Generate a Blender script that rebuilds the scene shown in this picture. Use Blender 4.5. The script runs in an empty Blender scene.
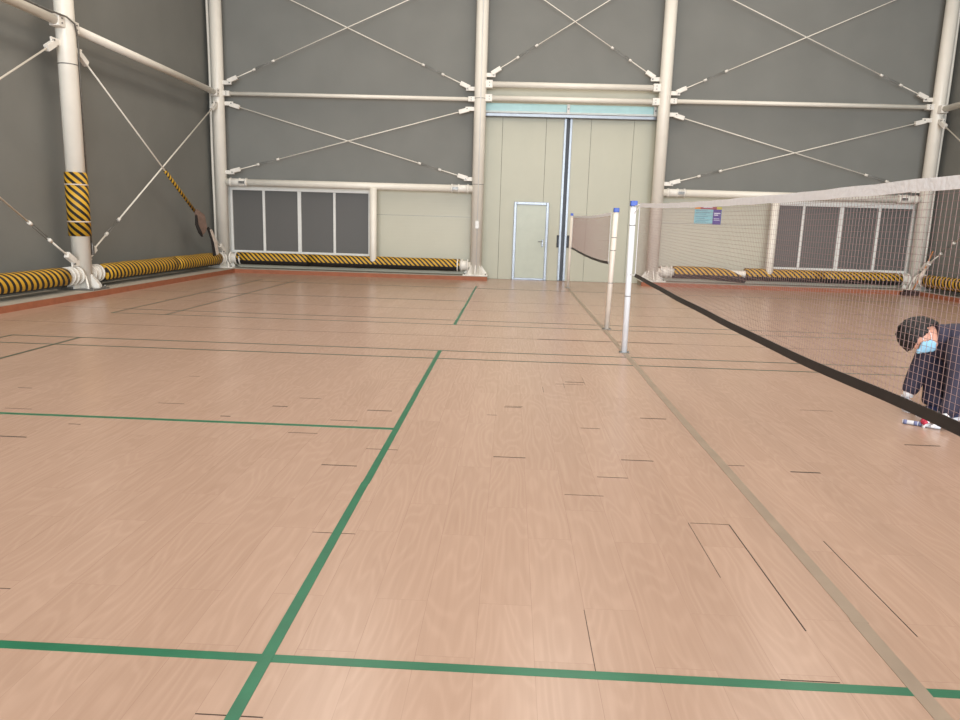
import bpy, bmesh, math, random
from mathutils import Vector, Matrix, Euler
random.seed(7)
SC = bpy.context.scene
COL = SC.collection
PI = math.pi

# ------------------------------------------------------------------ camera
cam_d = bpy.data.cameras.new('camera'); cam = bpy.data.objects.new('camera', cam_d); COL.objects.link(cam)
cr = Vector((0.9986556, 0.04267598, 0.02942353)); cd = Vector((0.03680556, -0.18407603, -0.98222267)); cf = Vector((-0.03650115, 0.98198512, -0.18539927))
M = Matrix((cr, -cd, -cf)).transposed().to_4x4(); M.translation = Vector((-1.2635, -4.6255, 1.3609))
cam.matrix_world = M
cam_d.sensor_fit = 'HORIZONTAL'; cam_d.sensor_width = 36.0; cam_d.lens = 36.0 * 726.63 / 960.0
cam_d.clip_start = 0.05; cam_d.clip_end = 200
SC.camera = cam

# ------------------------------------------------------------------ world, light, exposure
W = bpy.data.worlds.new('world'); SC.world = W; W.use_nodes = True
W.node_tree.nodes['Background'].inputs[0].default_value = (0.75, 0.87, 1.0, 1)
W.node_tree.nodes['Background'].inputs[1].default_value = 1.2
SC.view_settings.view_transform = 'Standard'; SC.view_settings.look = 'None'
SC.view_settings.gamma = 1.0; SC.view_settings.use_curve_mapping = False
SC.view_settings.exposure = 0.0

def area(name, loc, rot, sx, sy, power, color):
    l = bpy.data.lights.new(name, 'AREA'); l.shape = 'RECTANGLE'; l.size = sx; l.size_y = sy; l.energy = power; l.color = color
    o = bpy.data.objects.new(name, l); o.location = loc; o.rotation_euler = rot; COL.objects.link(o); return o
WARM = (1.0, 0.92, 0.82)
for k, x in enumerate((-4.6, 0.0, 4.6)):
    area('roof_lamp_strip', (x, 3.6, 8.7), (0, 0, 0), 1.6, 15.0, 475, WARM)
area('front_daylight', (0.0, -19.5, 4.2), (PI/2, 0, 0), 15.0, 7.0, 4900, (0.87, 0.94, 1.0))  # daylight panel filling the unseen front opening, which was widened for it

# ------------------------------------------------------------------ material helpers
def lin(c):
    return tuple(((v/255.0)/12.92 if v/255.0 <= 0.04045 else ((v/255.0+0.055)/1.055)**2.4) for v in c)
def nt(name):
    m = bpy.data.materials.new(name); m.use_nodes = True
    t = m.node_tree; return m, t, t.nodes['Principled BSDF']
def N(t, kind, **kw):
    n = t.nodes.new(kind)
    for k, v in kw.items(): setattr(n, k, v)
    return n
def math_node(t, op, a, b=None):
    n = N(t, 'ShaderNodeMath', operation=op)
    for i, v in enumerate((a, b)):
        if v is None: continue
        if isinstance(v, (int, float)): n.inputs[i].default_value = v
        else: t.links.new(v, n.inputs[i])
    return n.outputs[0]
def mat(name, rgb, rough=0.5, metal=0.0, var=0.06, scale=6.0, bump=0.0, bscale=80.0, stretch=(1, 1, 1)):
    m, t, b = nt(name)
    c = lin(rgb)
    tc = N(t, 'ShaderNodeTexCoord'); mp = N(t, 'ShaderNodeMapping'); mp.inputs['Scale'].default_value = stretch
    t.links.new(tc.outputs['Object'], mp.inputs['Vector'])
    no = N(t, 'ShaderNodeTexNoise'); no.inputs['Scale'].default_value = scale; no.inputs['Detail'].default_value = 5
    t.links.new(mp.outputs[0], no.inputs['Vector'])
    ra = N(t, 'ShaderNodeValToRGB')
    ra.color_ramp.elements[0].position = 0.3; ra.color_ramp.elements[1].position = 0.7
    ra.color_ramp.elements[0].color = (*[v*(1-var) for v in c], 1); ra.color_ramp.elements[1].color = (*[min(1, v*(1+var)) for v in c], 1)
    t.links.new(no.outputs['Fac'], ra.inputs[0]); t.links.new(ra.outputs[0], b.inputs['Base Color'])
    b.inputs['Roughness'].default_value = rough; b.inputs['Metallic'].default_value = metal
    if bump:
        n2 = N(t, 'ShaderNodeTexNoise'); n2.inputs['Scale'].default_value = bscale; t.links.new(mp.outputs[0], n2.inputs['Vector'])
        bp = N(t, 'ShaderNodeBump'); bp.inputs['Strength'].default_value = bump; bp.inputs['Distance'].default_value = 0.01
        t.links.new(n2.outputs['Fac'], bp.inputs['Height']); t.links.new(bp.outputs[0], b.inputs['Normal'])
    return m

def stripe_mat(name, k, period, radius, under=None):
    """yellow and black diagonal hazard stripes wound round the local X axis"""
    m, t, b = nt(name)
    tc = N(t, 'ShaderNodeTexCoord'); s = N(t, 'ShaderNodeSeparateXYZ'); t.links.new(tc.outputs['Object'], s.inputs[0])
    ny = math_node(t, 'MULTIPLY', s.outputs['Y'], -1.0)
    ang = math_node(t, 'ARCTAN2', s.outputs['Z'], ny)
    arc = math_node(t, 'MULTIPLY', ang, k*radius)
    v = math_node(t, 'ADD', s.outputs['X'], arc)
    v = math_node(t, 'DIVIDE', v, period)
    v = math_node(t, 'ADD', v, 1000.0)
    fr = math_node(t, 'FRACT', v)
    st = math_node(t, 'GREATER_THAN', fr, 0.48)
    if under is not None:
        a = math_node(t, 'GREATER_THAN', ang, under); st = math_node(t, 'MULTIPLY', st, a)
    no = N(t, 'ShaderNodeTexNoise'); no.inputs['Scale'].default_value = 5; t.links.new(tc.outputs['Object'], no.inputs['Vector'])
    ye = N(t, 'ShaderNodeValToRGB'); ye.color_ramp.elements[0].color = (*lin((182, 136, 26)), 1); ye.color_ramp.elements[1].color = (*lin((212, 166, 46)), 1)
    t.links.new(no.outputs['Fac'], ye.inputs[0])
    mx = N(t, 'ShaderNodeMix', data_type='RGBA'); mx.inputs[6].default_value = (*lin((30, 26, 24)), 1)
    t.links.new(st, mx.inputs[0]); t.links.new(ye.outputs[0], mx.inputs[7]); t.links.new(mx.outputs[2], b.inputs['Base Color'])
    b.inputs['Roughness'].default_value = 0.6
    return m

def floor_mat():
    m, t, b = nt('wood_plank_vinyl')
    tc = N(t, 'ShaderNodeTexCoord'); sp = N(t, 'ShaderNodeSeparateXYZ'); t.links.new(tc.outputs['Object'], sp.inputs[0])
    cb = N(t, 'ShaderNodeCombineXYZ')
    t.links.new(math_node(t, 'ADD', sp.outputs['Y'], 92.35), cb.inputs[0]); t.links.new(math_node(t, 'ADD', sp.outputs['X'], 19.0), cb.inputs[1])
    def brick(mortar):
        br = N(t, 'ShaderNodeTexBrick'); br.offset = 0.37; br.offset_frequency = 2; br.squash = 1.0
        br.inputs['Scale'].default_value = 1.0; br.inputs['Brick Width'].default_value = 0.92; br.inputs['Row Height'].default_value = 0.19
        br.inputs['Mortar Size'].default_value = mortar; br.inputs['Mortar Smooth'].default_value = 0.0; br.inputs['Bias'].default_value = 0.0
        br.inputs['Color1'].default_value = (0, 0, 0, 1); br.inputs['Color2'].default_value = (1, 1, 1, 1); br.inputs['Mortar'].default_value = (0.5, 0.5, 0.5, 1)
        t.links.new(cb.outputs[0], br.inputs['Vector']); return br
    br = brick(0.0009)
    rnd = N(t, 'ShaderNodeSeparateColor'); t.links.new(br.outputs['Color'], rnd.inputs[0]); R = rnd.outputs[0]
    # grain runs along Y; each plank takes its own stretch of it
    gx = math_node(t, 'ADD', math_node(t, 'MULTIPLY', sp.outputs['X'], 1.0), math_node(t, 'MULTIPLY', R, 31.0))
    gy = math_node(t, 'ADD', math_node(t, 'MULTIPLY', sp.outputs['Y'], 0.16), math_node(t, 'MULTIPLY', R, 17.0))
    g = N(t, 'ShaderNodeCombineXYZ'); t.links.new(gx, g.inputs[0]); t.links.new(gy, g.inputs[1])
    n1 = N(t, 'ShaderNodeTexNoise'); n1.inputs['Scale'].default_value = 6.0; n1.inputs['Detail'].default_value = 1.5; n1.inputs['Roughness'].default_value = 0.4
    t.links.new(g.outputs[0], n1.inputs['Vector'])
    rings = math_node(t, 'SINE', math_node(t, 'MULTIPLY', n1.outputs['Fac'], 85.0))            # cathedral figure: contour lines of a stretched noise
    rings = math_node(t, 'POWER', math_node(t, 'ADD', math_node(t, 'MULTIPLY', rings, 0.5), 0.5), 2.5)
    g2 = N(t, 'ShaderNodeCombineXYZ'); t.links.new(gx, g2.inputs[0]); t.links.new(math_node(t, 'MULTIPLY', gy, 0.25), g2.inputs[1])
    n2 = N(t, 'ShaderNodeTexNoise'); n2.inputs['Scale'].default_value = 55.0; n2.inputs['Detail'].default_value = 3
    t.links.new(g2.outputs[0], n2.inputs['Vector'])
    v = math_node(t, 'ADD', math_node(t, 'MULTIPLY', rings, 0.14), math_node(t, 'MULTIPLY', n2.outputs['Fac'], 0.42))
    v = math_node(t, 'ADD', v, math_node(t, 'MULTIPLY', R, 0.12)); v = math_node(t, 'ADD', v, 0.16)
    ra = N(t, 'ShaderNodeValToRGB'); e = ra.color_ramp.elements
    e[0].position = 0.25; e[0].color = (*lin((164, 135, 116)), 1); e[1].position = 0.95; e[1].color = (*lin((187, 158, 139)), 1)
    t.links.new(v, ra.inputs[0])
    n3 = N(t, 'ShaderNodeTexNoise'); n3.inputs['Scale'].default_value = 0.5; n3.inputs['Detail'].default_value = 3; t.links.new(tc.outputs['Object'], n3.inputs['Vector'])
    hs = N(t, 'ShaderNodeHueSaturation'); t.links.new(ra.outputs[0], hs.inputs['Color'])
    t.links.new(math_node(t, 'ADD', math_node(t, 'MULTIPLY', n3.outputs['Fac'], 0.10), 0.95), hs.inputs['Value'])
    # joints
    jn = N(t, 'ShaderNodeTexNoise'); jn.inputs['Scale'].default_value = 1.3; t.links.new(tc.outputs['Object'], jn.inputs['Vector'])
    jf = math_node(t, 'MULTIPLY', br.outputs['Fac'], math_node(t, 'MULTIPLY', jn.outputs['Fac'], 0.6))
    mx = N(t, 'ShaderNodeMix', data_type='RGBA'); mx.inputs[7].default_value = (*lin((112, 82, 66)), 1)
    t.links.new(jf, mx.inputs[0]); t.links.new(hs.outputs[0], mx.inputs[6]); t.links.new(mx.outputs[2], b.inputs['Base Color'])
    b.inputs['Roughness'].default_value = 0.27
    b.inputs['Specular IOR Level'].default_value = 0.45
    bp = N(t, 'ShaderNodeBump'); bp.inputs['Strength'].default_value = 0.03; bp.inputs['Distance'].default_value = 0.002
    t.links.new(n1.outputs['Fac'], bp.inputs['Height']); t.links.new(bp.outputs[0], b.inputs['Normal'])
    return m

def panel_mat(name, rgb, ribs, rough=0.45):
    m, t, b = nt(name)
    tc = N(t, 'ShaderNodeTexCoord'); s = N(t, 'ShaderNodeSeparateXYZ'); t.links.new(tc.outputs['Object'], s.inputs[0])
    no = N(t, 'ShaderNodeTexNoise'); no.inputs['Scale'].default_value = 2.0; t.links.new(tc.outputs['Object'], no.inputs['Vector'])
    ra = N(t, 'ShaderNodeValToRGB'); c = lin(rgb)
    ra.color_ramp.elements[0].color = (*[v*0.95 for v in c], 1); ra.color_ramp.elements[1].color = (*[v*1.04 for v in c], 1)
    t.links.new(no.outputs['Fac'], ra.inputs[0]); t.links.new(ra.outputs[0], b.inputs['Base Color'])
    w = math_node(t, 'SINE', math_node(t, 'MULTIPLY', s.outputs[ribs], 2*PI/0.085))
    w = math_node(t, 'GREATER_THAN', w, 0.9)
    bp = N(t, 'ShaderNodeBump'); bp.invert = True; bp.inputs['Strength'].default_value = 0.25; bp.inputs['Distance'].default_value = 0.004
    t.links.new(w, bp.inputs['Height']); t.links.new(bp.outputs[0], b.inputs['Normal'])
    b.inputs['Roughness'].default_value = rough
    return m

MT = dict(
    floor=floor_mat(),
    gap=mat('joint_shadow_gap', (52, 38, 33), 0.9),
    oldgreen=mat('worn_dark_green_tape', (52, 66, 50), 0.5, var=0.3, scale=3),
    green=mat('green_floor_tape', (24, 100, 70), 0.35, var=0.12, scale=9),
    beigetape=mat('beige_floor_tape', (142, 125, 108), 0.45, var=0.1, scale=5),
    fabric=mat('grey_membrane', (118, 118, 113), 0.75, var=0.05, scale=1.2, bump=0.12, bscale=160),
    white=mat('white_steel_paint', (226, 220, 208), 0.38, var=0.03, scale=4),
    whiteb=mat('white_steel_paint_plain', (224, 219, 210), 0.45, var=0.05, scale=9),
    galv=mat('galvanised_steel', (128, 126, 122), 0.4, 0.7, var=0.2, scale=20),
    chrome=mat('polished_aluminium', (128, 131, 136), 0.36, 0.75, var=0.05),
    alu=mat('white_aluminium_frame', (218, 217, 212), 0.4, var=0.04),
    beigeV=panel_mat('beige_sandwich_panel', (178, 176, 157), 'X'),
    beigeH=panel_mat('beige_sandwich_panel_level', (184, 181, 163), 'Z'),
    doorleaf=mat('pale_green_grey_door', (176, 180, 164), 0.4, var=0.03),
    glass=mat('dark_insect_screen', (90, 88, 85), 0.5, var=0.05, scale=200),
    black=mat('black_plastic', (26, 25, 26), 0.5),
    rubber=mat('black_rubber_strip', (30, 32, 40), 0.45),
    cyan=mat('pale_blue_film', (172, 212, 212), 0.35, var=0.04),
    concrete=mat('pale_concrete', (164, 156, 142), 0.85, var=0.1, scale=7, bump=0.2),
    brickred=mat('red_brown_kerb_paint', (148, 88, 60), 0.7, var=0.1, scale=9),
    roof=mat('white_roof_membrane', (215, 212, 205), 0.8),
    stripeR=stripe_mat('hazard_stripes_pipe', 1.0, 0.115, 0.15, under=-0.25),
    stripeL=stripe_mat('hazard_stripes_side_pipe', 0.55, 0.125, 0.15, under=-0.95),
    stripeC=stripe_mat('hazard_stripes_column', -0.9, 0.125, 0.16),
    stripeS=stripe_mat('hazard_stripes_rod', 1.2, 0.11, 0.03),
    foamback=mat('black_foam_back', (34, 29, 27), 0.9),
    pole=mat('white_pole_paint', (226, 228, 232), 0.3, var=0.03),
    poleold=mat('worn_white_pole_paint', (222, 212, 200), 0.4, var=0.07, scale=8),
    bluecap=mat('blue_plastic_cap', (38, 78, 176), 0.4),
    cord=mat('brown_net_cord', (152, 124, 120), 0.8),
    nettape=mat('white_net_tape', (244, 246, 250), 0.7, var=0.04, scale=25, bump=0.3, bscale=60),
    netband=mat('black_net_band', (44, 36, 32), 0.6, var=0.15, scale=12),
    tornfoam=mat('torn_brown_foam', (120, 98, 86), 0.9, var=0.2, scale=14),
    stick=mat('orange_brown_wood', (190, 126, 78), 0.7, var=0.15, scale=15),
    plastic=mat('cloudy_plastic_tape', (205, 190, 176), 0.4, var=0.15, scale=20),
    darkbox=mat('dark_brown_rubber_block', (62, 44, 42), 0.8),
    skin=mat('skin', (205, 150, 128), 0.55, var=0.05),
    hair=mat('black_hair', (24, 19, 20), 0.6, var=0.4, scale=60, bump=0.5, bscale=140),
    navy=mat('dark_navy_tracksuit', (47, 43, 60), 0.8, var=0.12, scale=9, bump=0.3, bscale=30),
    navyb=mat('navy_trousers', (44, 42, 62), 0.8, var=0.12, scale=9, bump=0.3, bscale=30),
    mask=mat('pale_blue_face_mask', (150, 198, 224), 0.7, var=0.04),
    glove=mat('white_work_glove', (222, 220, 222), 0.8, var=0.05, scale=30),
    red=mat('red_rubber_coating', (176, 40, 66), 0.6),
    shoe=mat('dark_blue_shoe', (38, 44, 76), 0.6),
    sole=mat('white_shoe_sole', (215, 215, 220), 0.6),
    bluestripe=mat('blue_grey_print', (104, 108, 142), 0.5),
    poster_o=mat('orange_print', (222, 140, 48), 0.5), poster_y=mat('yellow_print', (206, 196, 66), 0.5),
    poster_r=mat('maroon_print', (160, 70, 84), 0.5), poster_c=mat('cyan_print', (132, 190, 200), 0.5),
    poster_p=mat('purple_print', (74, 58, 142), 0.5), poster_w=mat('white_print', (215, 215, 230), 0.5),
    poster_d=mat('dark_teal_print', (92, 140, 158), 0.5),
)

# ------------------------------------------------------------------ mesh helpers
class MB:
    def __init__(self): self.bm = bmesh.new(); self.mats = []
    def slot(self, m):
        if m not in self.mats: self.mats.append(m)
        return self.mats.index(m)
    def _faces(self, f0, m):
        i = self.slot(m)
        for f in self.bm.faces:
            if not f.tag: f.material_index = i; f.tag = True
    def box(self, lo, hi, m, bevel=0.0, mtx=None):
        n = len(self.bm.faces)
        v = [self.bm.verts.new((x, y, z)) for x in (lo[0], hi[0]) for y in (lo[1], hi[1]) for z in (lo[2], hi[2])]
        fs = [(0,1,3,2),(4,6,7,5),(0,4,5,1),(2,3,7,6),(0,2,6,4),(1,5,7,3)]
        faces = [self.bm.faces.new([v[i] for i in f]) for f in fs]
        if bevel:
            ed = list({e for f in faces for e in f.edges})
            bmesh.ops.bevel(self.bm, geom=ed, offset=bevel, segments=2, affect='EDGES', profile=0.5)
        if mtx is not None:
            vs = {w for f in self.bm.faces if not f.tag for w in f.verts}
            for w in vs: w.co = mtx @ w.co
        self._faces(n, m); return self
    def tube(self, pts, r, m, seg=16, cap=True, flat=None):
        """sweep of a circle (or of an ellipse flat=(a,b)) along a polyline"""
        n = len(self.bm.faces); pts = [Vector(p) for p in pts]; rings = []
        up = None
        for i, p in enumerate(pts):
            a = pts[max(0, i-1)]; b = pts[min(len(pts)-1, i+1)]
            t = (b-a).normalized()
            if up is None:
                up = Vector((0, 0, 1)) if abs(t.z) < 0.9 else Vector((0, 1, 0))
            s = t.cross(up).normalized(); up = s.cross(t).normalized()
            ri = r[i] if isinstance(r, (list, tuple)) else r
            ra, rb = (ri, ri) if flat is None else (ri*flat[0], ri*flat[1])
            rings.append([self.bm.verts.new(p + s*ra*math.cos(2*PI*k/seg) + up*rb*math.sin(2*PI*k/seg)) for k in range(seg)])
        for A, B in zip(rings, rings[1:]):
            for k in range(seg):
                f = self.bm.faces.new((A[k], A[(k+1) % seg], B[(k+1) % seg], B[k])); f.smooth = True
        if cap:
            self.bm.faces.new(rings[0][::-1]); self.bm.faces.new(rings[-1])
        self._faces(n, m); return self
    def prism(self, poly, axis, a, b, m):
        """extrude a 2-D outline along an axis (0 x, 1 y, 2 z) from a to b"""
        n = len(self.bm.faces)
        def P(p, h):
            q = list(p); q.insert(axis, h); return q
        A = [self.bm.verts.new(P(p, a)) for p in poly]; B = [self.bm.verts.new(P(p, b)) for p in poly]
        self.bm.faces.new(A[::-1]); self.bm.faces.new(B)
        for i in range(len(poly)):
            j = (i+1) % len(poly); self.bm.faces.new((A[i], A[j], B[j], B[i]))
        self._faces(n, m); return self
    def ribbon(self, pts, across, width, thick, m):
        """a strip of cloth or tape along a polyline: across is its width direction"""
        n = len(self.bm.faces); pts = [Vector(p) for p in pts]; ac = Vector(across).normalized(); rings = []
        for i, p in enumerate(pts):
            t = (pts[min(len(pts)-1, i+1)]-pts[max(0, i-1)]).normalized(); nn = t.cross(ac).normalized()
            w = width[i] if isinstance(width, (list, tuple)) else width
            rings.append([self.bm.verts.new(p + ac*w/2*a + nn*thick/2*b) for a, b in ((-1,-1),(1,-1),(1,1),(-1,1))])
        for A, B in zip(rings, rings[1:]):
            for k in range(4): self.bm.faces.new((A[k], A[(k+1) % 4], B[(k+1) % 4], B[k]))
        self.bm.faces.new(rings[0][::-1]); self.bm.faces.new(rings[-1]); self._faces(n, m); return self
    def build(self, name, parent=None, mtx=None):
        bmesh.ops.recalc_face_normals(self.bm, faces=self.bm.faces)
        me = bpy.data.meshes.new(name); self.bm.to_mesh(me); self.bm.free()
        for m in self.mats: me.materials.append(m)
        o = bpy.data.objects.new(name, me); COL.objects.link(o)
        if parent is not None: o.parent = parent
        if mtx is not None: o.matrix_local = mtx
        return o

def tag(o, label, cat, group=None, kind=None):
    o['label'] = label; o['category'] = cat
    if group: o['group'] = group
    if kind: o['kind'] = kind
    return o
def thing(name, label, cat, loc=(0, 0, 0), group=None, kind=None):
    o = bpy.data.objects.new(name, None); o.empty_display_size = 0.1; COL.objects.link(o); o.location = loc
    return tag(o, label, cat, group, kind)
def rel(o, p): return Vector(p) - o.location
def frame(origin, xdir, up=(0, 0, 1)):
    x = Vector(xdir).normalized(); u = Vector(up); y = u.cross(x)
    y = y.normalized() if y.length > 1e-4 else Vector((0, 1, 0))
    z = x.cross(y)
    m = Matrix((x, y, z)).transposed().to_4x4(); m.translation = Vector(origin); return m

# ------------------------------------------------------------------ setting
fl = MB()
fl.box((-8.8, -20.0, -0.1), (8.85, 13.8, 0.0), MT['floor'])
def gap(x0, x1, y0, y1): fl.box((x0, y0, -0.002), (x1, y1, 0.0006), MT['gap'])
G = [(-5.04,-4.93,0.72),(-4.73,-4.54,0.13),(-4.09,-4.01,-0.18),(-4.33,-4.16,-0.49),(-3.97,-3.88,1.35),(-3.79,-3.6,0.43),(-3.22,-3.15,0.15),(-2.65,-2.46,-0.17),
 (-2.28,-2.08,-0.76),(-2.96,-2.85,0.47),(-2.46,-2.27,0.16),(-2.26,-2.08,0.46),(-2.84,-2.67,0.74),(-2.09,-1.9,-0.44),(-1.39,-1.32,0.46),(-1.32,-1.13,-0.49),
 (-0.56,-0.37,-0.45),(-0.74,-0.57,-0.77),(-2.09,-1.9,-2.86),(-2.09,-1.9,-1.65),(-0.38,-0.2,-2.56),(-0.37,-0.19,-1.36),(-0.74,-0.61,0.21),(1.04,1.29,0.98),
 (1.39,1.62,0.12),(-1.27,-1.14,0.71),(-0.83,-0.59,1.59),(-0.74,-0.57,1.69),(-1.26,-1.13,0.74),(0.02,0.16,-0.47),(0.4,0.57,-0.54),(-0.28,-0.09,0.54),(-3.08,-3.04,-2.25),(-0.94,-0.74,-1.06)]
for i, (a, b, y) in enumerate(G):
    w = random.choice((0.004, 0.006, 0.009)) if y > -1 else 0.0025
    fl.box((a, y-w, -0.002), (b, y+w*0.6, 0.0006), MT['gap'])
gap(-0.192, -0.187, -2.27, -1.36); gap(-0.3815, -0.379, -1.9, -1.36); gap(0.188, 0.192, -2.27, -1.5)
gap(-0.952, -0.950, -2.59, -2.2); gap(-0.572, -0.570, 1.6, 1.9); gap(-0.762, -0.759, 1.45, 1.62); gap(-0.949, -0.946, 1.25, 1.45)
for y, x0, x1, w in ((4.07, -7.8, 8.1, 0.010), (5.56, -7.8, 8.1, 0.008), (8.1, -7.9, 8.1, 0.012), (10.69, -7.9, 8.1, 0.014), (6.79, -7.8, 8.1, 0.008)):
    x = x0
    while x < x1:
        l = random.uniform(0.5, 1.6); k = random.choice((0.25, 0.5, 0.8, 1.0)); 
        fl.box((x, y-w*k/2, -0.002), (min(x1, x+l), y+w*k/2, 0.0006), MT['gap']); x += l
gap(-0.9, 0.72, 4.06, 4.095)
floor = tag(fl.build('floor'), 'wood plank vinyl floor of the sports hall', 'floor', kind='structure')

mb = MB(); mb.box((-8.9, -20.3, 9.0), (8.9, 13.9, 9.2), MT['roof']); tag(mb.build('ceiling'), 'white roof membrane of the hall', 'ceiling', kind='structure')
mb = MB(); mb.box((-8.85, -20.1, 0.0), (-8.62, 13.45, 9.0), MT['fabric']); tag(mb.build('wall_left'), 'grey membrane wall on the left of the hall', 'wall', kind='structure')
mb = MB(); mb.box((8.67, -20.1, 0.0), (8.9, 13.45, 9.0), MT['fabric']); tag(mb.build('wall_right'), 'grey membrane wall on the right behind the badminton net', 'wall', kind='structure')
mb = MB()
for a, b in ((-8.85, -7.6), (7.6, 8.89)): mb.box((a, -20.3, 0), (b, -20.1, 9.0), MT['fabric'])
mb.box((-7.6, -20.3, 7.6), (7.6, -20.1, 9.0), MT['fabric']); tag(mb.build('wall_front'), 'unseen grey membrane wall around a front opening widened for daylight', 'wall', kind='structure')  # unseen wall; opening widened and set back to spread the daylight

wb = thing('wall_back', 'grey membrane end wall with beige lower panels', 'wall', (0, 13.45, 0), kind='structure')
mb = MB()
mb.box((-8.85, 0, 2.10), (-2.1, 0.12, 9.0), MT['fabric']); mb.box((2.13, 0, 2.15), (8.9, 0.12, 9.0), MT['fabric']); mb.box((-2.1, 0, 4.62), (2.13, 0.12, 9.0), MT['fabric']); mb.box((-8.85, 0.24, 0), (8.9, 0.34, 9.0), MT['fabric'])  # last box: unseen backing added to block sky light around the gate
mb.build('membrane', wb)
mb = MB(); mb.box((-2.1, 0.03, 4.12), (2.13, 0.12, 4.62), MT['beigeH']); mb.build('lintel_panel', wb)
for x0, x1, nm in ((-4.68, -2.1, 'l'), (2.13, 4.95, 'r')):
    mb = MB(); mb.box((x0, 0, 0.1), (x1, 0.1, 1.485), MT['beigeH']); mb.box((x0, 0, 1.493), (x1, 0.1, 2.15), MT['beigeH']); mb.box((x0, 0.012, 1.45), (x1, 0.1, 1.55), MT['galv'])
    mb.build('lower_panel', wb)
mb = MB(); mb.box((-8.85, 0, 0.1), (-4.68, 0.1, 0.43), MT['beigeH']); mb.box((4.95, 0, 0.1), (8.9, 0.1, 0.43), MT['beigeH']); mb.box((-8.85, 0.03, 0.4), (-4.68, 0.1, 2.2), MT['alu']); mb.box((4.95, 0.03, 0.4), (8.9, 0.1, 2.2), MT['alu']); mb.build('sill_wall', wb)  # alu boxes: backing added to close light leaks around the windows

# windows: frame, mullions, four screens each
def window(name, x0, x1, z0, z1, mull, label):
    w = thing(name, label, 'window', ((x0+x1)/2, 13.45, z0), kind='structure')
    cx = (x0+x1)/2; X0, X1, H = x0-cx, x1-cx, z1-z0
    mb = MB(); f = 0.06
    mb.box((X0, -0.05, 0), (X1, 0.06, f), MT['alu'], 0.006); mb.box((X0, -0.05, H-f), (X1, 0.06, H), MT['alu'], 0.006)
    mb.box((X0, -0.05, f), (X0+f, 0.06, H-f), MT['alu'], 0.006); mb.box((X1-f, -0.05, f), (X1, 0.06, H-f), MT['alu'], 0.006)
    mb.box((X0-0.06, -0.02, -0.06), (X1+0.06, 0.0, 0.0), MT['alu']); mb.box((X0-0.06, -0.02, H), (X1+0.06, 0.0, H+0.07), MT['alu'])
    mb.box((X0-0.06, -0.02, 0), (X0, 0.0, H), MT['alu']); mb.box((X1, -0.02, 0), (X1+0.06, 0.0, H), MT['alu'])
    mb.build('window_frame', w)
    ed = [X0+f] + [m-cx for m in mull] + [X1-f]
    for i, m in enumerate(mull):
        h = 0.045 if i == 1 else 0.03
        mb = MB(); mb.box((m-cx-h, -0.035, f), (m-cx+h, 0.05, H-f), MT['alu'], 0.005); mb.build('mullion', w)
    for a, b in zip(ed, ed[1:]):
        mb = MB(); mb.box((a, -0.005, f), (b, 0.02, H-f), MT['glass']); mb.build('pane', w)
window('window_1', -8.21, -4.72, 0.46, 2.04, (-7.375, -6.49, -5.62), 'dark screened window in the left bay of the end wall')
window('window_2', 4.985, 8.3, 0.46, 2.04, (5.71, 6.6, 7.49), 'dark screened window in the right bay behind the net')

# gate: two sliding leaves
def gate_leaf(name, x0, x1, seams, label, handle_x, edge_x, wicket=None):
    g = thing(name, label, 'gate', ((x0+x1)/2, 13.58, 0), kind='structure'); cx = (x0+x1)/2
    mb = MB(); ed = [x0] + list(seams) + [x1]
    for a, b in zip(ed, ed[1:]): mb.box((a-cx+0.004, 0, 0.004), (b-cx-0.004, 0.06, 3.87), MT['beigeV'])
    mb.box((x0-cx, 0.02, 0.004), (x1-cx, 0.06, 3.87), MT['black'])
    mb.build('gate_panel', g)
    mb = MB(); mb.box((edge_x-0.028-cx, -0.03, 0.01), (edge_x+0.028-cx, 0.0, 3.9), MT['chrome'], 0.004); mb.build('edge_stile', g)
    mb = MB(); mb.box((handle_x-0.03-cx, -0.02, 0.82), (handle_x+0.03-cx, 0.0, 1.12), MT['black'], 0.012)
    mb.box((handle_x-0.016-cx, -0.024, 0.86), (handle_x+0.016-cx, -0.018, 1.08), MT['rubber']); mb.build('pull_handle', g)
    if wicket:
        a, b, h = wicket[0]-cx, wicket[1]-cx, wicket[2]
        mb = MB(); mb.box((a, -0.03, 0.03), (b, 0.0, h), MT['doorleaf']); d = mb.build('wicket_door', g)
        mb = MB(); w = 0.065
        mb.box((a-w, -0.055, 0.0), (a, -0.0, h+w), MT['chrome'], 0.006); mb.box((b, -0.055, 0.0), (b+w, -0.0, h+w), MT['chrome'], 0.006)
        mb.box((a, -0.055, h), (b, -0.0, h+w), MT['chrome'], 0.006); mb.box((a, -0.055, 0.0), (b, -0.0, 0.05), MT['chrome'], 0.006)
        mb.build('wicket_frame', d)
        mb = MB(); hx = b-0.06
        mb.box((hx-0.02, -0.045, 0.82), (hx+0.02, -0.03, 1.0), MT['chrome'], 0.004)
        mb.tube([(hx, -0.03, 0.95), (hx, -0.09, 0.95), (hx-0.11, -0.095, 0.95)], 0.009, MT['chrome'], 8); mb.build('door_handle', d)
    return g
gate_leaf('door_1', -2.25, -0.035, (-1.563, -0.513), 'left sliding gate leaf with the small door in it', -0.11, -0.06, (-1.15, -0.43, 1.83))
gate_leaf('door_2', 0.045, 2.3, (0.557, 1.575), 'right sliding gate leaf behind the far net', 0.135, 0.075)
mb = MB(); mb.box((-0.035, 13.6, 0.0), (0.045, 13.66, 3.9), MT['rubber']); tag(mb.build('trim_1'), 'dark rubber seal between the two sliding gate leaves', 'seal', kind='structure')
tr = thing('trim_2', 'silver sliding track above the gate leaves', 'gate track', (0, 13.45, 3.86), kind='structure')
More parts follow.
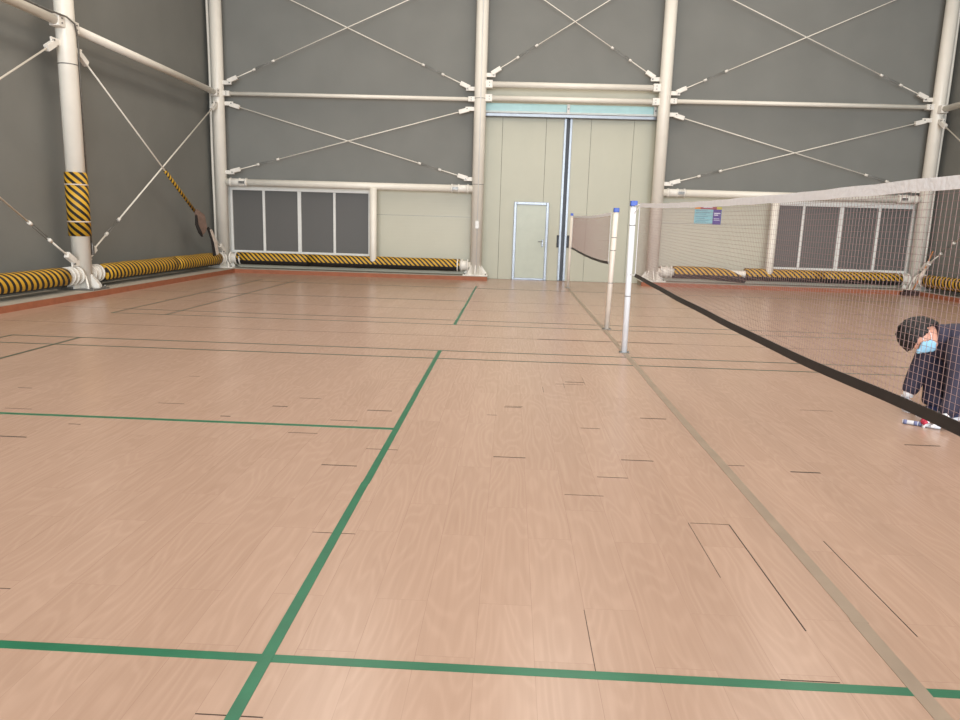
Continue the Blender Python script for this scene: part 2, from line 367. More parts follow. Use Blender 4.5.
mb = MB(); mb.box((-2.1, -0.03, 0.0), (2.13, 0.09, 0.085), MT['chrome'], 0.012); mb.box((-2.1, -0.045, 0.085), (2.13, 0.09, 0.10), MT['alu']); mb.build('rail', tr)
for bx in (-0.02, 2.02):
    mb = MB(); mb.box((bx-0.035, -0.06, 0.08), (bx+0.035, 0.0, 0.31), MT['alu'], 0.006); mb.tube([(bx, -0.06, 0.2), (bx, -0.075, 0.2)], 0.018, MT['galv'], 8); mb.build('bracket', tr)
mb = MB(); mb.box((-2.1, 13.47, 3.95), (2.13, 13.53, 4.17), MT['cyan']); mb.box((-2.1, 13.455, 3.975), (2.13, 13.47, 3.995), MT['alu'])
tag(mb.build('trim_3'), 'pale blue strip above the gate track', 'strip', kind='structure')

# kerbs
def kerb(name, lo, hi, face, label):
    mb = MB(); mb.box(lo, hi, MT['concrete'])
    a, b = face
    mb.box(a, b, MT['brickred']); return tag(mb.build(name), label, 'kerb', kind='structure')
kerb('baseboard_left', (-8.62, -20.0, 0), (-7.945, 13.45, 0.1), ((-7.945, -20.0, 0), (-7.925, 12.83, 0.092)), 'concrete kerb with red-brown edge along the left wall')
kerb('baseboard_right', (8.25, -20.0, 0), (8.67, 13.45, 0.1), ((8.23, -20.0, 0), (8.25, 12.79, 0.092)), 'concrete kerb with red-brown edge along the right wall')
kerb('baseboard_back', (-7.945, 12.86, 0), (-1.83, 13.45, 0.1), ((-7.945, 12.83, 0), (-1.8, 12.86, 0.092)), 'concrete kerb with red-brown edge left of the gate')
mbk = kerb('baseboard_back', (1.88, 12.82, 0), (8.25, 13.45, 0.1), ((1.86, 12.79, 0), (8.25, 12.82, 0.092)), 'concrete kerb with red-brown edge right of the gate')

# ------------------------------------------------------------------ floor lines
def line(x0, y0, x1, y1, label, w=0.04, m='green', steps=None, z=0.0012):
    mb = MB()
    d = Vector((x1-x0, y1-y0, 0)); L = d.length; n = max(1, int(L/1.9)); side = Vector((-d.y, d.x, 0)).normalized()
    m4 = Matrix.Rotation(math.atan2(d.y, d.x), 4, 'Z')
    for i in range(n):
        a, b = i*L/n, (i+1)*L/n; j = random.uniform(-0.003, 0.003) if n > 1 else 0
        t = Matrix.Translation((x0, y0, 0)) @ m4
        mb.box((a-0.01, -w/2+j, -0.001), (b+0.01, w/2+j, z + 0.0002*(i % 2)), MT[m], 0, t)
    return tag(mb.build('court_line'), label, 'floor line')
S, D = 2.59, 3.05; Y2 = 8.13
line(-6.7, -S, 6.7, -S, 'broad green tape line across the floor closest to the viewer')
line(-1.98, -D, -1.98, D, 'long green tape line running away toward the gate on the near court', z=0.002)
line(-6.7, 0, -1.98, 0, 'green centre line ending in a T at the long green line')
line(-6.7, S, 6.7, S, 'thin green line just on the near side of the white poles', 0.03, 'oldgreen')
line(-6.7, D, 6.7, D, 'green line across the floor where the nearest white pole stands', 0.03, 'oldgreen')
line(-5.94, -D, -5.94, D, 'green long service line slanting out at the left of the near court', 0.03, 'oldgreen', z=0.002)
line(-6.7, -D, -6.7, D, 'green back boundary line of the near court beside the left kerb', 0.03, 'oldgreen', z=0.002)
line(-1.98, Y2-D, -1.98, Y2+D, 'short green line running toward the left gate column on the far court', z=0.002)
line(-6.7, Y2-D, 6.7, Y2-D, 'thin dark line across the floor where the middle white pole stands', 0.028, 'oldgreen')
line(-6.7, Y2-S, 6.7, Y2-S, 'thin dark line just behind the line of the middle pole', 0.02, 'oldgreen')
line(-6.7, Y2+S, 6.7, Y2+S, 'faint thin line across the far court next to the end kerb', 0.02, 'oldgreen')
line(-6.7, Y2-D, -6.7, Y2+D, 'thin back boundary line of the far court closest to the left kerb', 0.022, 'oldgreen', z=0.002)
line(-5.94, Y2-D, -5.94, Y2+D, 'thin long service line of the far court, inside its back boundary', 0.022, 'oldgreen', z=0.002)
line(-6.7, Y2, -1.98, Y2, 'faint centre line of the far court left of the poles', 0.018, 'oldgreen')
line(0.03, -4.2, 0.03, 11.9, 'beige tape strip on the floor under the nets', 0.055, 'beigetape', z=0.0016)

# ------------------------------------------------------------------ steel frame
R0 = 0.14
def column(x, y, label, top=8.94, out=(0, -1), base=0.1):
    t = thing('steel_column', label, 'column', (x, y, base), 'white steel columns', 'thing')
    H = top-base
    mb = MB(); mb.tube([(0, 0, 0.02), (0, 0, H)], R0, MT['white'], 32); mb.build('shaft', t)
    mb = MB(); mb.box((-0.3, -0.24, 0), (0.3, 0.24, 0.025), MT['galv'] if out == (1, 0) else MT['whiteb'], 0.004)
    for sx in (-1, 1):
        for sy in (-1, 1): mb.tube([(sx*0.25, sy*0.19, 0.02), (sx*0.25, sy*0.19, 0.06)], 0.016, MT['galv'], 6)
    mb.build('base_plate', t)
    for a in (0, PI/2, PI, 1.5*PI, PI/4, -PI/4):
        if a in (PI/4, -PI/4): a = a + (math.atan2(out[1], out[0]))
        mb = MB(); mb.prism([(R0-0.01, 0.025), (0.27, 0.025), (0.27, 0.07), (R0-0.01, 0.26)], 1, -0.012, 0.012, MT['whiteb'])
        mb.build('gusset', t, Matrix.Rotation(a, 4, 'Z'))
    return t
XL, XR, YB = -8.31, 8.36, 13.15
c_l = column(XL, YB, 'white steel column in the left corner of the hall')
c_gl = column(-2.1, YB, 'white steel column at the left side of the gate')
c_gr = column(2.16, YB, 'white steel column at the right side of the gate')
c_r = column(XR, YB, 'white steel column in the right corner behind the net')
c_s = column(-8.25, 7.05, 'white steel column by the left wall with a striped hazard wrap', out=(1, 0))
c_sn = column(-8.25, 0.95, 'white steel column of the left wall nearest the viewer', out=(1, 0))
c_rn = column(8.36, 7.05, 'white steel column by the right wall beyond the crouching person', out=(-1, 0))
# wrap, strap and cable on the side column
mb = MB(); mb.tube([(0, 0, 0), (1.0, 0, 0)], R0+0.028, MT['stripeC'], 32); wrap = mb.build('hazard_wrap', c_s, Matrix.Translation((0, 0, 0.86)) @ Matrix.Rotation(-PI/2, 4, 'Y') @ Matrix.Rotation(PI/2, 4, 'X'))
for h in (0.22, 0.8):
    mb = MB(); mb.tube([(h, 0, 0), (h+0.02, 0, 0)], R0+0.031, MT['plastic'], 32); mb.build('tape_band', wrap)
mb = MB(); mb.tube([(0, 0, 3.48), (0, 0, 3.495)], R0+0.004, MT['galv'], 32); mb.build('strap', c_s)
pc = thing('power_cable', 'grey power cable running over the left wall tube and down the wrapped column', 'cable', (-8.25, 7.05, 0.1))
mb = MB()
mb.tube([(-0.03, -6.0, 4.165), (0.0, -2.0, 4.165), (0.03, -0.5, 4.165), (0.12, -0.15, 4.15), (0.165, -0.02, 4.08), (0.14, 0.09, 3.9), (0.09, 0.155, 3.5), (0.09, 0.155, 0.6)], 0.014, MT['galv'], 8); mb.build('lead', pc)
mb = MB(); mb.box((0.06, 0.13, 0.55), (0.12, 0.19, 0.75), MT['galv'], 0.006); mb.build('junction_box', pc)
for c, dx in ((c_l, -0.195), (c_r, 0.18)):
    mb = MB(); mb.tube([(dx+0.006*math.sin(z*1.7), 0.02, z) for z in [0.0+0.3*i for i in range(30)]], 0.032, MT['white'], 10); mb.build('conduit', c)
# conduit and box on the gate's left column
mb = MB(); mb.tube([(0.02, -R0-0.012, 0.1), (0.02, -R0-0.012, 7.5)], 0.011, MT['alu'], 8); mb.build('conduit', c_gl)
mb = MB(); mb.box((-0.03, -R0-0.05, 1.12), (0.06, -R0, 1.3), MT['alu'], 0.008); mb.build('switch_box', c_gl)
for z in (4.1, 2.15):
    mb = MB(); mb.tube([(0, 0, z), (0, 0, z+0.011)], R0+0.003, MT['galv'], 32); mb.build('strap', c_gl)

def tube(a, b, r, label, rings=False):
    a, b = Vector(a), Vector(b)
    t = thing('horizontal_tube', label, 'steel tube', (a+b)/2, 'horizontal steel tubes'); d = (b-a).normalized(); L = (b-a).length
    F = frame((0, 0, 0), d)
    mb = MB(); mb.tube([(-L/2, 0, 0), (L/2, 0, 0)], r, MT['white'], 20); mb.build('pipe', t, F)
    for s in (-1, 1):
        mb = MB(); e = s*L/2
        if rings:
            mb.tube([(e-s*0.08, 0, 0), (e-s*0.5, 0, 0)], r+0.006, MT['whiteb'], 20)
            for k in (0.10, 0.32, 0.48): mb.tube([(e-s*k, 0, 0), (e-s*(k+0.035), 0, 0)], r+0.02, MT['whiteb'], 20)
            mb.box((min(e-s*0.48, e-s*0.34), -r-0.03, -0.03), (max(e-s*0.48, e-s*0.34), -r, 0.03), MT['galv'])
        else:
            mb.box((min(e, e-s*0.16), -r-0.012, -r*1.25), (max(e, e-s*0.16), r+0.012, r*1.25), MT['whiteb'], 0.004)
            for q in (-0.5, 0.5): mb.tube([(e-s*0.09, -r-0.025, q*r), (e-s*0.09, -r-0.01, q*r)], 0.012, MT['galv'], 6)
        mb.build('end_connector', t, F)
    return t
g = R0-0.02
tube((XL+g, YB, 4.19), (-2.1-g, YB, 4.19), 0.045, 'slim white tube across the left bay of the end wall')
tube((XL+g, YB, 2.15), (-2.1-g, YB, 2.15), 0.085, 'thick white tube directly above the left window', True)
tube((-2.1+g, YB, 4.225), (2.16-g, YB, 4.225), 0.062, 'white tube over the gate, lower of the pair')
tube((-2.1+g, YB, 4.53), (2.16-g, YB, 4.53), 0.068, 'white tube over the gate, upper of the pair')
tube((2.16+g, YB, 4.25), (XR-g, YB, 4.25), 0.048, 'slim white tube across the right bay of the end wall')
tube((2.16+g, YB, 2.19), (XR-g, YB, 2.19), 0.085, 'thick white tube directly above the right window', True)
tube((-8.27, 7.05+g, 4.18), (XL, YB-g, 4.18), 0.068, 'white tube high on the left wall running to the corner column')
tube((-8.25, 0.95+g, 4.18), (-8.25, 7.05-g, 4.18), 0.068, 'high white tube left of the wrapped column with a cable along it')
tube((8.36, 7.05+g, 4.18), (XR, YB-g, 4.18), 0.068, 'white tube high on the right wall ending at the corner column')
# short posts between window and panel
def post(x, label):
    t = thing('window_post', label, 'post', (x, 13.045, 0.26), 'upright posts beside the windows')
    mb = MB(); mb.tube([(0, 0, 0.07), (0, 0, 0.09), (0, 0, 0.13), (0, 0, 1.84)], [0.03, 0.065, 0.083, 0.085], MT['white'], 24); mb.build('shaft', t)
    mb = MB(); mb.tube([(0, 0, 0.05), (0, 0, 0.08)], 0.035, MT['whiteb'], 16); mb.build('end_cap', t)
post(-4.59, 'short white post between the left window and the beige panel')
post(4.90, 'short white post between the right window and the beige panel')

# base tubes in striped foam
def base_tube(a, b, sleeves, material, label, sleeve_rot=None, exposed=None):
    a, b = Vector(a), Vector(b); t = thing('base_tube', label, 'padded tube', (a+b)/2, 'foam padded base tubes'); d = (b-a).normalized(); L = (b-a).length
    F = frame((0, 0, 0), d)
    mb = MB(); mb.tube([(-L/2, 0, 0), (L/2, 0, 0)], 0.085, MT['white'], 24); mb.build('pipe', t, F)
    for s in (-1, 1):
        mb = MB()
        for k in (0.06, 0.2, 0.3): mb.tube([(s*(L/2-k), 0, 0), (s*(L/2-k-0.03), 0, 0)], 0.15, MT['whiteb'], 20)
        mb.tube([(s*(L/2-0.08), 0, 0), (s*(L/2-0.32), 0, 0)], 0.115, MT['whiteb'], 20); mb.build('flange', t, F)
    for s0, s1 in sleeves:
        mb = MB(); n = max(2, int((s1-s0)/0.3)); pts = [(s0+(s1-s0)*i/n, random.uniform(-.004, .004), random.uniform(-.004, .004)) for i in range(n+1)]
        mb.tube(pts, 0.148, material, 32); mb.build('foam_sleeve', t, F)
    return t
zf = 0.335
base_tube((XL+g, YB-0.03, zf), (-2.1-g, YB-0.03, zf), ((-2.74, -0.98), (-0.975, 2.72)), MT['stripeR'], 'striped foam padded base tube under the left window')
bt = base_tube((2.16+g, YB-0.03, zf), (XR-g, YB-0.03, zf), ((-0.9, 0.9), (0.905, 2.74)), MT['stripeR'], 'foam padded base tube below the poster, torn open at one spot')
# torn left piece: the sleeve sags off the pipe
F = frame((0, 0, 0), (1, 0, 0))
mb = MB(); n = 14; N_ = 20
rings = []
for i in range(n+1):
    x = -2.6 + 1.7*i/n; k = max(0.0, (i/n-0.45)/0.55)
    ring = []
    for j in range(N_+1):
        a0 = -2.6 + (5.2 - 2.9*k)*j/N_           # the cut runs back from the top; what is left hangs in front
        aa = a0
        ring.append(mb.bm.verts.new((x, -math.cos(aa)*(0.148+0.02*k), math.sin(aa)*(0.148+0.012*k) - 0.05*k)))
    rings.append(ring)
for A, B in zip(rings, rings[1:]):
    for j in range(N_): f = mb.bm.faces.new((A[j], A[j+1], B[j+1], B[j])); f.smooth = True
mb.slot(MT['stripeR']); o = mb.build('torn_sleeve', bt, F)
sm = o.modifiers.new('thickness', 'SOLIDIFY'); sm.thickness = 0.012
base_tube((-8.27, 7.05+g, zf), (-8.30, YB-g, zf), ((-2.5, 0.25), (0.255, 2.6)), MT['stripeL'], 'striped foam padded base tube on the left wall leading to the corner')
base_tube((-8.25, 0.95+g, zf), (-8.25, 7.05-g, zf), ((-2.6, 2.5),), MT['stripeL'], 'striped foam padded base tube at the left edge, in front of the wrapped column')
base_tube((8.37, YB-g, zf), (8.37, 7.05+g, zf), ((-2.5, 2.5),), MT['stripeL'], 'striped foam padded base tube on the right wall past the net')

# diagonal rods
def rod(lo, hi, label, r=0.012, buckle=(0.75, 1.25), big=1.0):
    lo, hi = Vector(lo), Vector(hi); t = thing('brace_rod', label, 'brace rod', lo, 'diagonal brace rods'); d = (hi-lo).normalized(); L = (hi-lo).length
    F = frame((0, 0, 0), d)
    mb = MB(); mb.tube([(0.15, 0, 0), (buckle[0], 0, 0)], r, MT['white'], 8); mb.tube([(buckle[1], 0, 0), (L-0.15, 0, 0)], r, MT['white'], 8); mb.build('bar', t, F)
    mb = MB()
    for s in (-1, 1): mb.tube([(buckle[0]-0.03, s*0.004, s*0.018), (buckle[1]+0.03, s*0.004, s*0.018)], 0.006, MT['galv'], 6)
    for e in buckle: mb.tube([(e-0.035, 0, 0), (e+0.035, 0, 0)], 0.028, MT['whiteb'], 8)
    mb.build('turnbuckle', t, F)
    for e, s in ((0.0, 1), (L, -1)):
        mb = MB(); x0, x1 = e+s*0.06, e+s*0.30*big
        mb.box((min(x0, x1), -0.036, -0.048), (max(x0, x1), 0.036, 0.048), MT['whiteb'], 0.006); mb.build('clevis', t, F)
    for p, q in ((lo, 1), (hi, -1)):           # gusset plate toward its column
        mb = MB(); v = p-lo
        dx = Vector((d.x, d.y, 0)).normalized()*q
        a = v - dx*0.10; b = v + dx*0.12
        P = frame(a, dx); 
        mb.box((0, -0.012, -0.045), (0.24, 0.012, 0.045), MT['whiteb'], 0.004); mb.tube([(0.2, -0.04, 0), (0.2, 0.04, 0)], 0.016, MT['galv'], 8); mb.build('gusset_plate', t, P)
    return t
e = 0.20
def xbrace(xa, xb, y, z0, z1, where, up, rise=True):
    rod((xa+e, y-0.035, z0), (xb-e, y-0.035, z1), 'thin diagonal rod rising rightward in the %s' % where)
    rod((xb-e, y+0.035, z0), (xa+e, y+0.035, z1), 'thin diagonal rod rising leftward in the %s' % where)
xbrace(XL, -2.1, YB, 2.38, 3.97, 'left bay just above the window tube', 0)
xbrace(2.16, XR, YB, 2.39, 3.96, 'right bay just above the net', 0)
xbrace(XL, -2.1, YB, 4.43, 6.97, 'top panel of the left bay', 0)
xbrace(-2.1, 2.16, YB, 4.73, 7.13, 'panel high above the gate', 0)
xbrace(2.16, XR, YB, 4.42, 6.98, 'top panel of the right bay', 0)
def ybrace(x, ya, yb, za, zb, zc, zd, la, lb):
    A = rod((x-0.035, ya+e, za), (x-0.035, yb-e, zb), la, 0.014); B = rod((x+0.035, yb-e, zc), (x+0.035, ya+e, zd), lb, 0.014); return A, B
ybrace(-8.25, 7.05, 13.15, 0.60, 3.93, 0.50, 3.84, 'white diagonal rod from the foot of the wrapped column up to the left corner', 'white diagonal rod on the left wall with striped foam on its lower half')
ybrace(-8.25, 0.95, 7.05, 0.55, 3.88, 0.53, 3.88, 'white diagonal rod falling leftward from the top of the wrapped column', 'white diagonal rod with turnbuckle meeting the foot of the wrapped column')
ybrace(8.36, 7.05, 13.15, 0.60, 3.92, 0.60, 3.88, 'white diagonal rod high at the right edge by the corner column', 'white diagonal rod at the right edge near the leaning sticks')
# striped foam on the rod, and the torn piece hanging from it
p0, p1 = Vector((-8.215, 9.95, 2.30)), Vector((-8.215, 11.35, 1.45))
lo, hi = Vector((-8.215, 12.95, 0.50)), Vector((-8.215, 7.25, 3.84)); dd = (hi-lo)
def on_rod(y): return lo + dd*((y-lo.y)/dd.y)
a, b = on_rod(10.05), on_rod(11.40)
t = thing('rod_foam', 'narrow black and yellow striped foam on the left wall rod', 'foam sleeve', a)
mb = MB(); L = (b-a).length; mb.tube([(0, 0, 0), (L, 0, 0)], 0.034, MT['stripeS'], 14); mb.build('sleeve', t, frame((0, 0, 0), (b-a)))
t = thing('torn_foam', 'torn brown foam strips hanging from the left wall rod near the corner', 'torn foam', on_rod(11.6))
mb = MB(); q0 = on_rod(11.35)-t.location; q1 = on_rod(12.05)-t.location
mb.ribbon([q0+Vector((0.03, 0, 0.02)), q0+Vector((0.05, 0.16, -0.16)), q0+Vector((0.05, 0.30, -0.42)), q0+Vector((0.04, 0.33, -0.50))], (0.3, 0.75, 0.45), [0.08, 0.30, 0.26, 0.10], 0.02, MT['tornfoam']); mb.build('strip', t)
mb = MB(); mb.ribbon([q0+Vector((0.02, 0.03, -0.02)), q0+Vector((0.03, 0.02, -0.30)), q0+Vector((0.08, 0.05, -0.46)), q0+Vector((0.06, 0.20, -0.56))], (0.2, 1, 0), [0.05, 0.10, 0.12, 0.06], 0.02, MT['foamback']); mb.build('strip', t)
mb = MB(); mb.ribbon([q1+Vector((0.02, -0.08, 0.05)), q1+Vector((0.05, 0.10, -0.20)), q1+Vector((0.05, 0.16, -0.44)), q1+Vector((0.05, 0.18, -0.60))], (0.1, 1, 0.2), [0.08, 0.16, 0.12, 0.10], 0.02, MT['foamback']); mb.build('strip', t)
mb = MB(); mb.ribbon([q1+Vector((0.05, 0.02, 0.0)), q1+Vector((0.08, 0.20, -0.30)), q1+Vector((0.08, 0.28, -0.58))], (0.1, 1, 0.1), [0.08, 0.13, 0.10], 0.015, MT['plastic']); mb.build('strip', t)

# poster on the right panel
p = thing('poster', 'small colourful poster with blue and purple blocks on the beige panel', 'poster', (3.13, 13.44, 1.50))
mb = MB(); mb.box((0, -0.004, 0), (0.64, 0.004, 0.40), MT['poster_c']); mb.build('sheet', p)
mb = MB(); mb.box((0, -0.007, 0.34), (0.135, -0.004, 0.40), MT['poster_o']); mb.build('orange_corner', p)
mb = MB(); mb.box((0.135, -0.007, 0.34), (0.52, -0.004, 0.40), MT['poster_r']); mb.box((0.2, -0.009, 0.375), (0.42, -0.007, 0.39), MT['poster_w']); mb.build('title_bar', p)
mb = MB(); mb.box((0.52, -0.007, 0.345), (0.64, -0.004, 0.40), MT['poster_y']); mb.build('yellow_corner', p)
mb = MB(); mb.box((0.44, -0.007, -0.01), (0.635, -0.004, 0.345), MT['poster_p'])
for zz, w in ((0.24, 0.15), (0.20, 0.1), (0.12, 0.13), (0.085, 0.14)): mb.box((0.465, -0.009, zz), (0.465+w, -0.007, zz+(0.022 if zz > 0.15 else 0.01)), MT['poster_w'])
mb.build('purple_block', p)
mb = MB()
for zz, w in ((0.30, 0.28), (0.255, 0.33), (0.22, 0.25), (0.16, 0.3), (0.12, 0.22), (0.07, 0.33), (0.035, 0.26)): mb.box((0.03, -0.007, zz), (0.03+w, -0.004, zz+0.012), MT['poster_d'])
mb.build('text_lines', p)

# ------------------------------------------------------------------ nets and poles
def pole(x, y, h, r, label, m, top=(0, 0), cap=0.036, straps=()):
    t = thing('net_pole', label, 'net pole', (x, y, 0), 'white badminton net poles')
    mb = MB(); mb.tube([(0, 0, 0.004), (top[0], top[1], h)], r, m, 24); mb.build('shaft', t)
    mb = MB(); mb.box((top[0]-cap, top[1]-cap, h), (top[0]+cap, top[1]+cap, h+0.055), MT['bluecap'], 0.006); mb.build('top_cap', t)
    mb = MB(); mb.box((-0.055, -0.045, 0), (0.055, 0.045, 0.006), MT['galv'], 0.002)
    for s in (-1, 1): mb.tube([(s*0.046, 0, 0.003), (s*0.046, 0, 0.016)], 0.008, MT['galv'], 6)
    mb.build('floor_plate', t)
    for z in straps:
        mb = MB(); k = z/h; mb.tube([(top[0]*k, top[1]*k, z), (top[0]*k, top[1]*k, z+0.008)], r+0.0025, MT['galv'], 20); mb.build('strap', t)
    return t
P1 = pole(0.03, 3.345, 1.585, 0.032, 'nearest white net pole, standing at the end of the large net', MT['pole'], (0.0, 0.02), straps=(0.62, 1.38))
P2 = pole(0.07, 5.17, 1.55, 0.034, 'middle white net pole with wrapped straps, at the near end of the far net', MT['poleold'], (0.03, -0.02), straps=(0.62, 1.05, 1.22))
P3 = pole(0.03, 11.55, 1.57, 0.03, 'farthest white net pole, standing before the sliding gate', MT['poleold'], (0.01, 0.0), 0.03)
P4 = pole(0.03, -3.25, 1.56, 0.032, 'white net pole holding the end of the large net beside the viewer', MT['pole'])

def interp(tab, y):
    tab = sorted(tab)
    if y <= tab[0][0]: return tab[0][1]
    for (a, u), (b, v) in zip(tab, tab[1:]):
        if y <= b:
            k = (y-a)/(b-a); return u+(v-u)*k
    return tab[-1][1]
def sm(tab):
    tab = sorted(tab); y0, y1 = tab[0][0], tab[-1][0]
    return lambda y: sum(interp(tab, y+dy) for dy in (-0.3, -0.15, 0, 0.15, 0.3))/5
def net(x, y0, y1, topf, botf, label, bulge, ties, cord=0.0005, tape=0.04, band=0.036):
    t = thing('badminton_net', label, 'badminton net', (x, (y0+y1)/2, 1.2), 'badminton nets'); yc = (y0+y1)/2; zc = 1.2
    ns = 44; ys = [y0+(y1-y0)*i/ns for i in range(ns+1)]
    def top(y): return topf(y)-zc
    def bot(y): return botf(y)-zc
    def bx(y, k): return bulge*math.sin(PI*(y-y0)/(y1-y0))*math.sin(PI*min(1, max(0, k)))
    V, Fs = [], []
    def strand(pts, r, horizontal):
        b0 = len(V)
        for (px, py, pz) in pts:
            if horizontal: V.extend([(px-r, py, pz-r), (px+r, py, pz-r), (px+r, py, pz+r), (px-r, py, pz+r)])
            else: V.extend([(px-r, py-r, pz), (px+r, py-r, pz), (px+r, py+r, pz), (px-r, py+r, pz)])
        for i in range(len(pts)-1):
            for k in range(4):
                a = b0+4*i+k; c = b0+4*i+(k+1) % 4; Fs.append((a, c, c+4, a+4))
    nv = int((y1-y0)/0.026)
    for i in range(nv+1):
        y = y0+(y1-y0)*i/nv; T, B = top(y)-tape*0.7, bot(y)+band*0.5
        strand([(bx(y, k), y-yc, B+(T-B)*k) for k in (0, 0.25, 0.5, 0.75, 1)], cord, False)
    nh = 29
    for j in range(1, nh):
        k = j/nh
        strand([(bx(y, k), y-yc, bot(y)+band*0.5+(top(y)-tape*0.7-bot(y)-band*0.5)*k) for y in ys], cord, True)
    me = bpy.data.meshes.new('mesh_cords'); me.from_pydata(V, [], Fs); me.materials.append(MT['cord'])
    o = bpy.data.objects.new('mesh_cords', me); COL.objects.link(o); o.parent = t
    mb = MB(); mb.ribbon([(0.002*math.sin(y*9), y-yc, top(y)-tape/2+0.0015*math.sin(y*14)) for y in ys], (0, 0, 1), tape, 0.006, MT['nettape']); mb.build('top_tape', t)
    mb = MB(); mb.ribbon([(0.004*math.sin(y*5), y-yc, bot(y)) for y in ys], (0.25, 0, 1), band, 0.012, MT['netband']); mb.build('bottom_band', t)
    for y in (y0, y1):
        mb = MB(); mb.ribbon([(0, y-yc, bot(y)), (0, y-yc, top(y)-0.01)], (0, 1, 0), 0.022, 0.004, MT['nettape']); mb.build('side_tape', t)
    for (ya, za, pa) in ties:
        mb = MB(); pa = Vector(pa) - t.location; mb.tube([(0, ya-yc, za-zc), pa], 0.004, MT['nettape'], 6); mb.build('tie_cord', t)
    return t
top1 = sm([(-3.1, 1.535), (-2.4, 1.54), (-1.2, 1.537), (0.5, 1.549), (2.0, 1.575), (3.0, 1.606)])
bot1 = sm([(-3.1, 0.825), (-2.4, 0.827), (-1.7, 0.814), (-1.1, 0.81), (0.0, 0.822), (1.3, 0.84), (2.5, 0.868), (3.0, 0.875)])
net(0.03, -2.98, 2.98, top1, bot1, 'large badminton net sweeping toward the viewer in front of the crouching person', 0.0,
    [(2.98, top1(2.98)-0.01, (0.03, 3.335, 1.58)), (2.98, top1(2.98)-0.03, (0.03, 3.335, 1.50)), (-2.98, top1(-2.98)-0.01, (0.03, -3.225, 1.55)), (-2.98, 0.83, (0.03, -3.225, 0.85)), (2.98, 0.875, (0.03, 3.32, 0.86))])
top2 = sm([(5.2, 1.55), (6.5, 1.535), (7.8, 1.53), (9.5, 1.545), (11.3, 1.57)])
bot2 = sm([(5.2, 0.885), (6.2, 0.86), (7.5, 0.85), (9.0, 0.855), (11.3, 0.885)])
net(0.055, 5.30, 11.40, top2, bot2, 'smaller looking far badminton net hung between the middle and farthest poles', 0.0,
    [(5.30, top2(5.30)-0.01, (0.09, 5.15, 1.54)), (11.40, top2(11.40)-0.01, (0.035, 11.53, 1.56)), (5.30, 0.88, (0.085, 5.15, 0.88)), (11.40, 0.885, (0.035, 11.53, 0.9))], cord=0.0007)

# ------------------------------------------------------------------ right corner clutter
t = thing('rubber_block', 'dark block lying on the floor against the right corner kerb', 'block', (8.02, 12.66, 0))
mb = MB(); mb.box((-0.17, -0.09, 0.0), (0.17, 0.09, 0.07), MT['darkbox'], 0.01); mb.build('lower_slab', t)
mb = MB(); mb.box((-0.10, -0.07, 0.07), (0.19, 0.08, 0.12), MT['darkbox'], 0.01, Matrix.Rotation(0.12, 4, 'Z')); mb.build('upper_slab', t)
t = thing('taped_stick', 'orange-brown sticks wrapped in clear tape leaning in the right corner', 'stick', (8.12, 12.72, 0.125))
mb = MB(); mb.tube([(0.0, 0.0, 0.0), (0.20, 0.02, 0.42), (0.36, 0.04, 0.90)], 0.016, MT['stick'], 8); mb.build('long_stick', t)
mb = MB(); mb.tube([(0.03, 0.02, 0.0), (0.22, 0.03, 0.40), (0.42, 0.06, 0.72)], 0.014, MT['plastic'], 8); mb.build('tape_strip', t)
mb = MB(); mb.tube([(0.11, 0.01, 0.22), (0.17, 0.02, 0.34), (0.24, 0.03, 0.50)], [0.03, 0.06, 0.025], MT['plastic'], 10); mb.build('tape_wrap', t)

# ------------------------------------------------------------------ crouching person
U, Wd, O0 = Vector((0.86, -0.51, 0)), Vector((0.51, 0.86, 0)), Vector((2.0, 0.95, 0))
person_loc = O0 + U*0.08 + Wd*0.06
def pv(u, w, z): return O0 + U*u + Wd*w + Vector((0, 0, z)) - person_loc
def grow_one(joints, levels):
    """skin surface over one chain or small tree of joints: (list of ((u,w,z), radius), edges)"""
    joints, edges = joints
    me = bpy.data.meshes.new('bones'); me.from_pydata([pv(*j[0]) for j in joints], edges, [])
    o = bpy.data.objects.new('bones', me); COL.objects.link(o)
    md = o.modifiers.new('skin', 'SKIN'); md.use_smooth_shade = True; md.branch_smoothing = 0.6
    sv = me.skin_vertices[0].data
    for i, j in enumerate(joints):
        r = j[1]; sv[i].radius = (r, r) if isinstance(r, (int, float)) else r
        sv[i].use_root = (i == 0)
    s = o.modifiers.new('sub', 'SUBSURF'); s.levels = levels; s.render_levels = levels
    dg = bpy.context.evaluated_depsgraph_get(); dg.update()
    res = bpy.data.meshes.new_from_object(o.evaluated_get(dg))
    bpy.data.objects.remove(o); bpy.data.meshes.remove(me)
    return res
def chain(*js): return (list(js), [(i, i+1) for i in range(len(js)-1)])
def grow(name, trees, m, parent, levels=2):
    bm = bmesh.new()
    for tr_ in trees:
        r = grow_one(tr_, levels); bm.from_mesh(r); bpy.data.meshes.remove(r)
    bmesh.ops.recalc_face_normals(bm, faces=bm.faces)
    res = bpy.data.meshes.new(name); bm.to_mesh(res); bm.free(); res.materials.append(m)
    for f in res.polygons: f.use_smooth = True; f.material_index = 0
    q = bpy.data.objects.new(name, res); COL.objects.link(q)
    if parent is not None: q.parent = parent
    return q

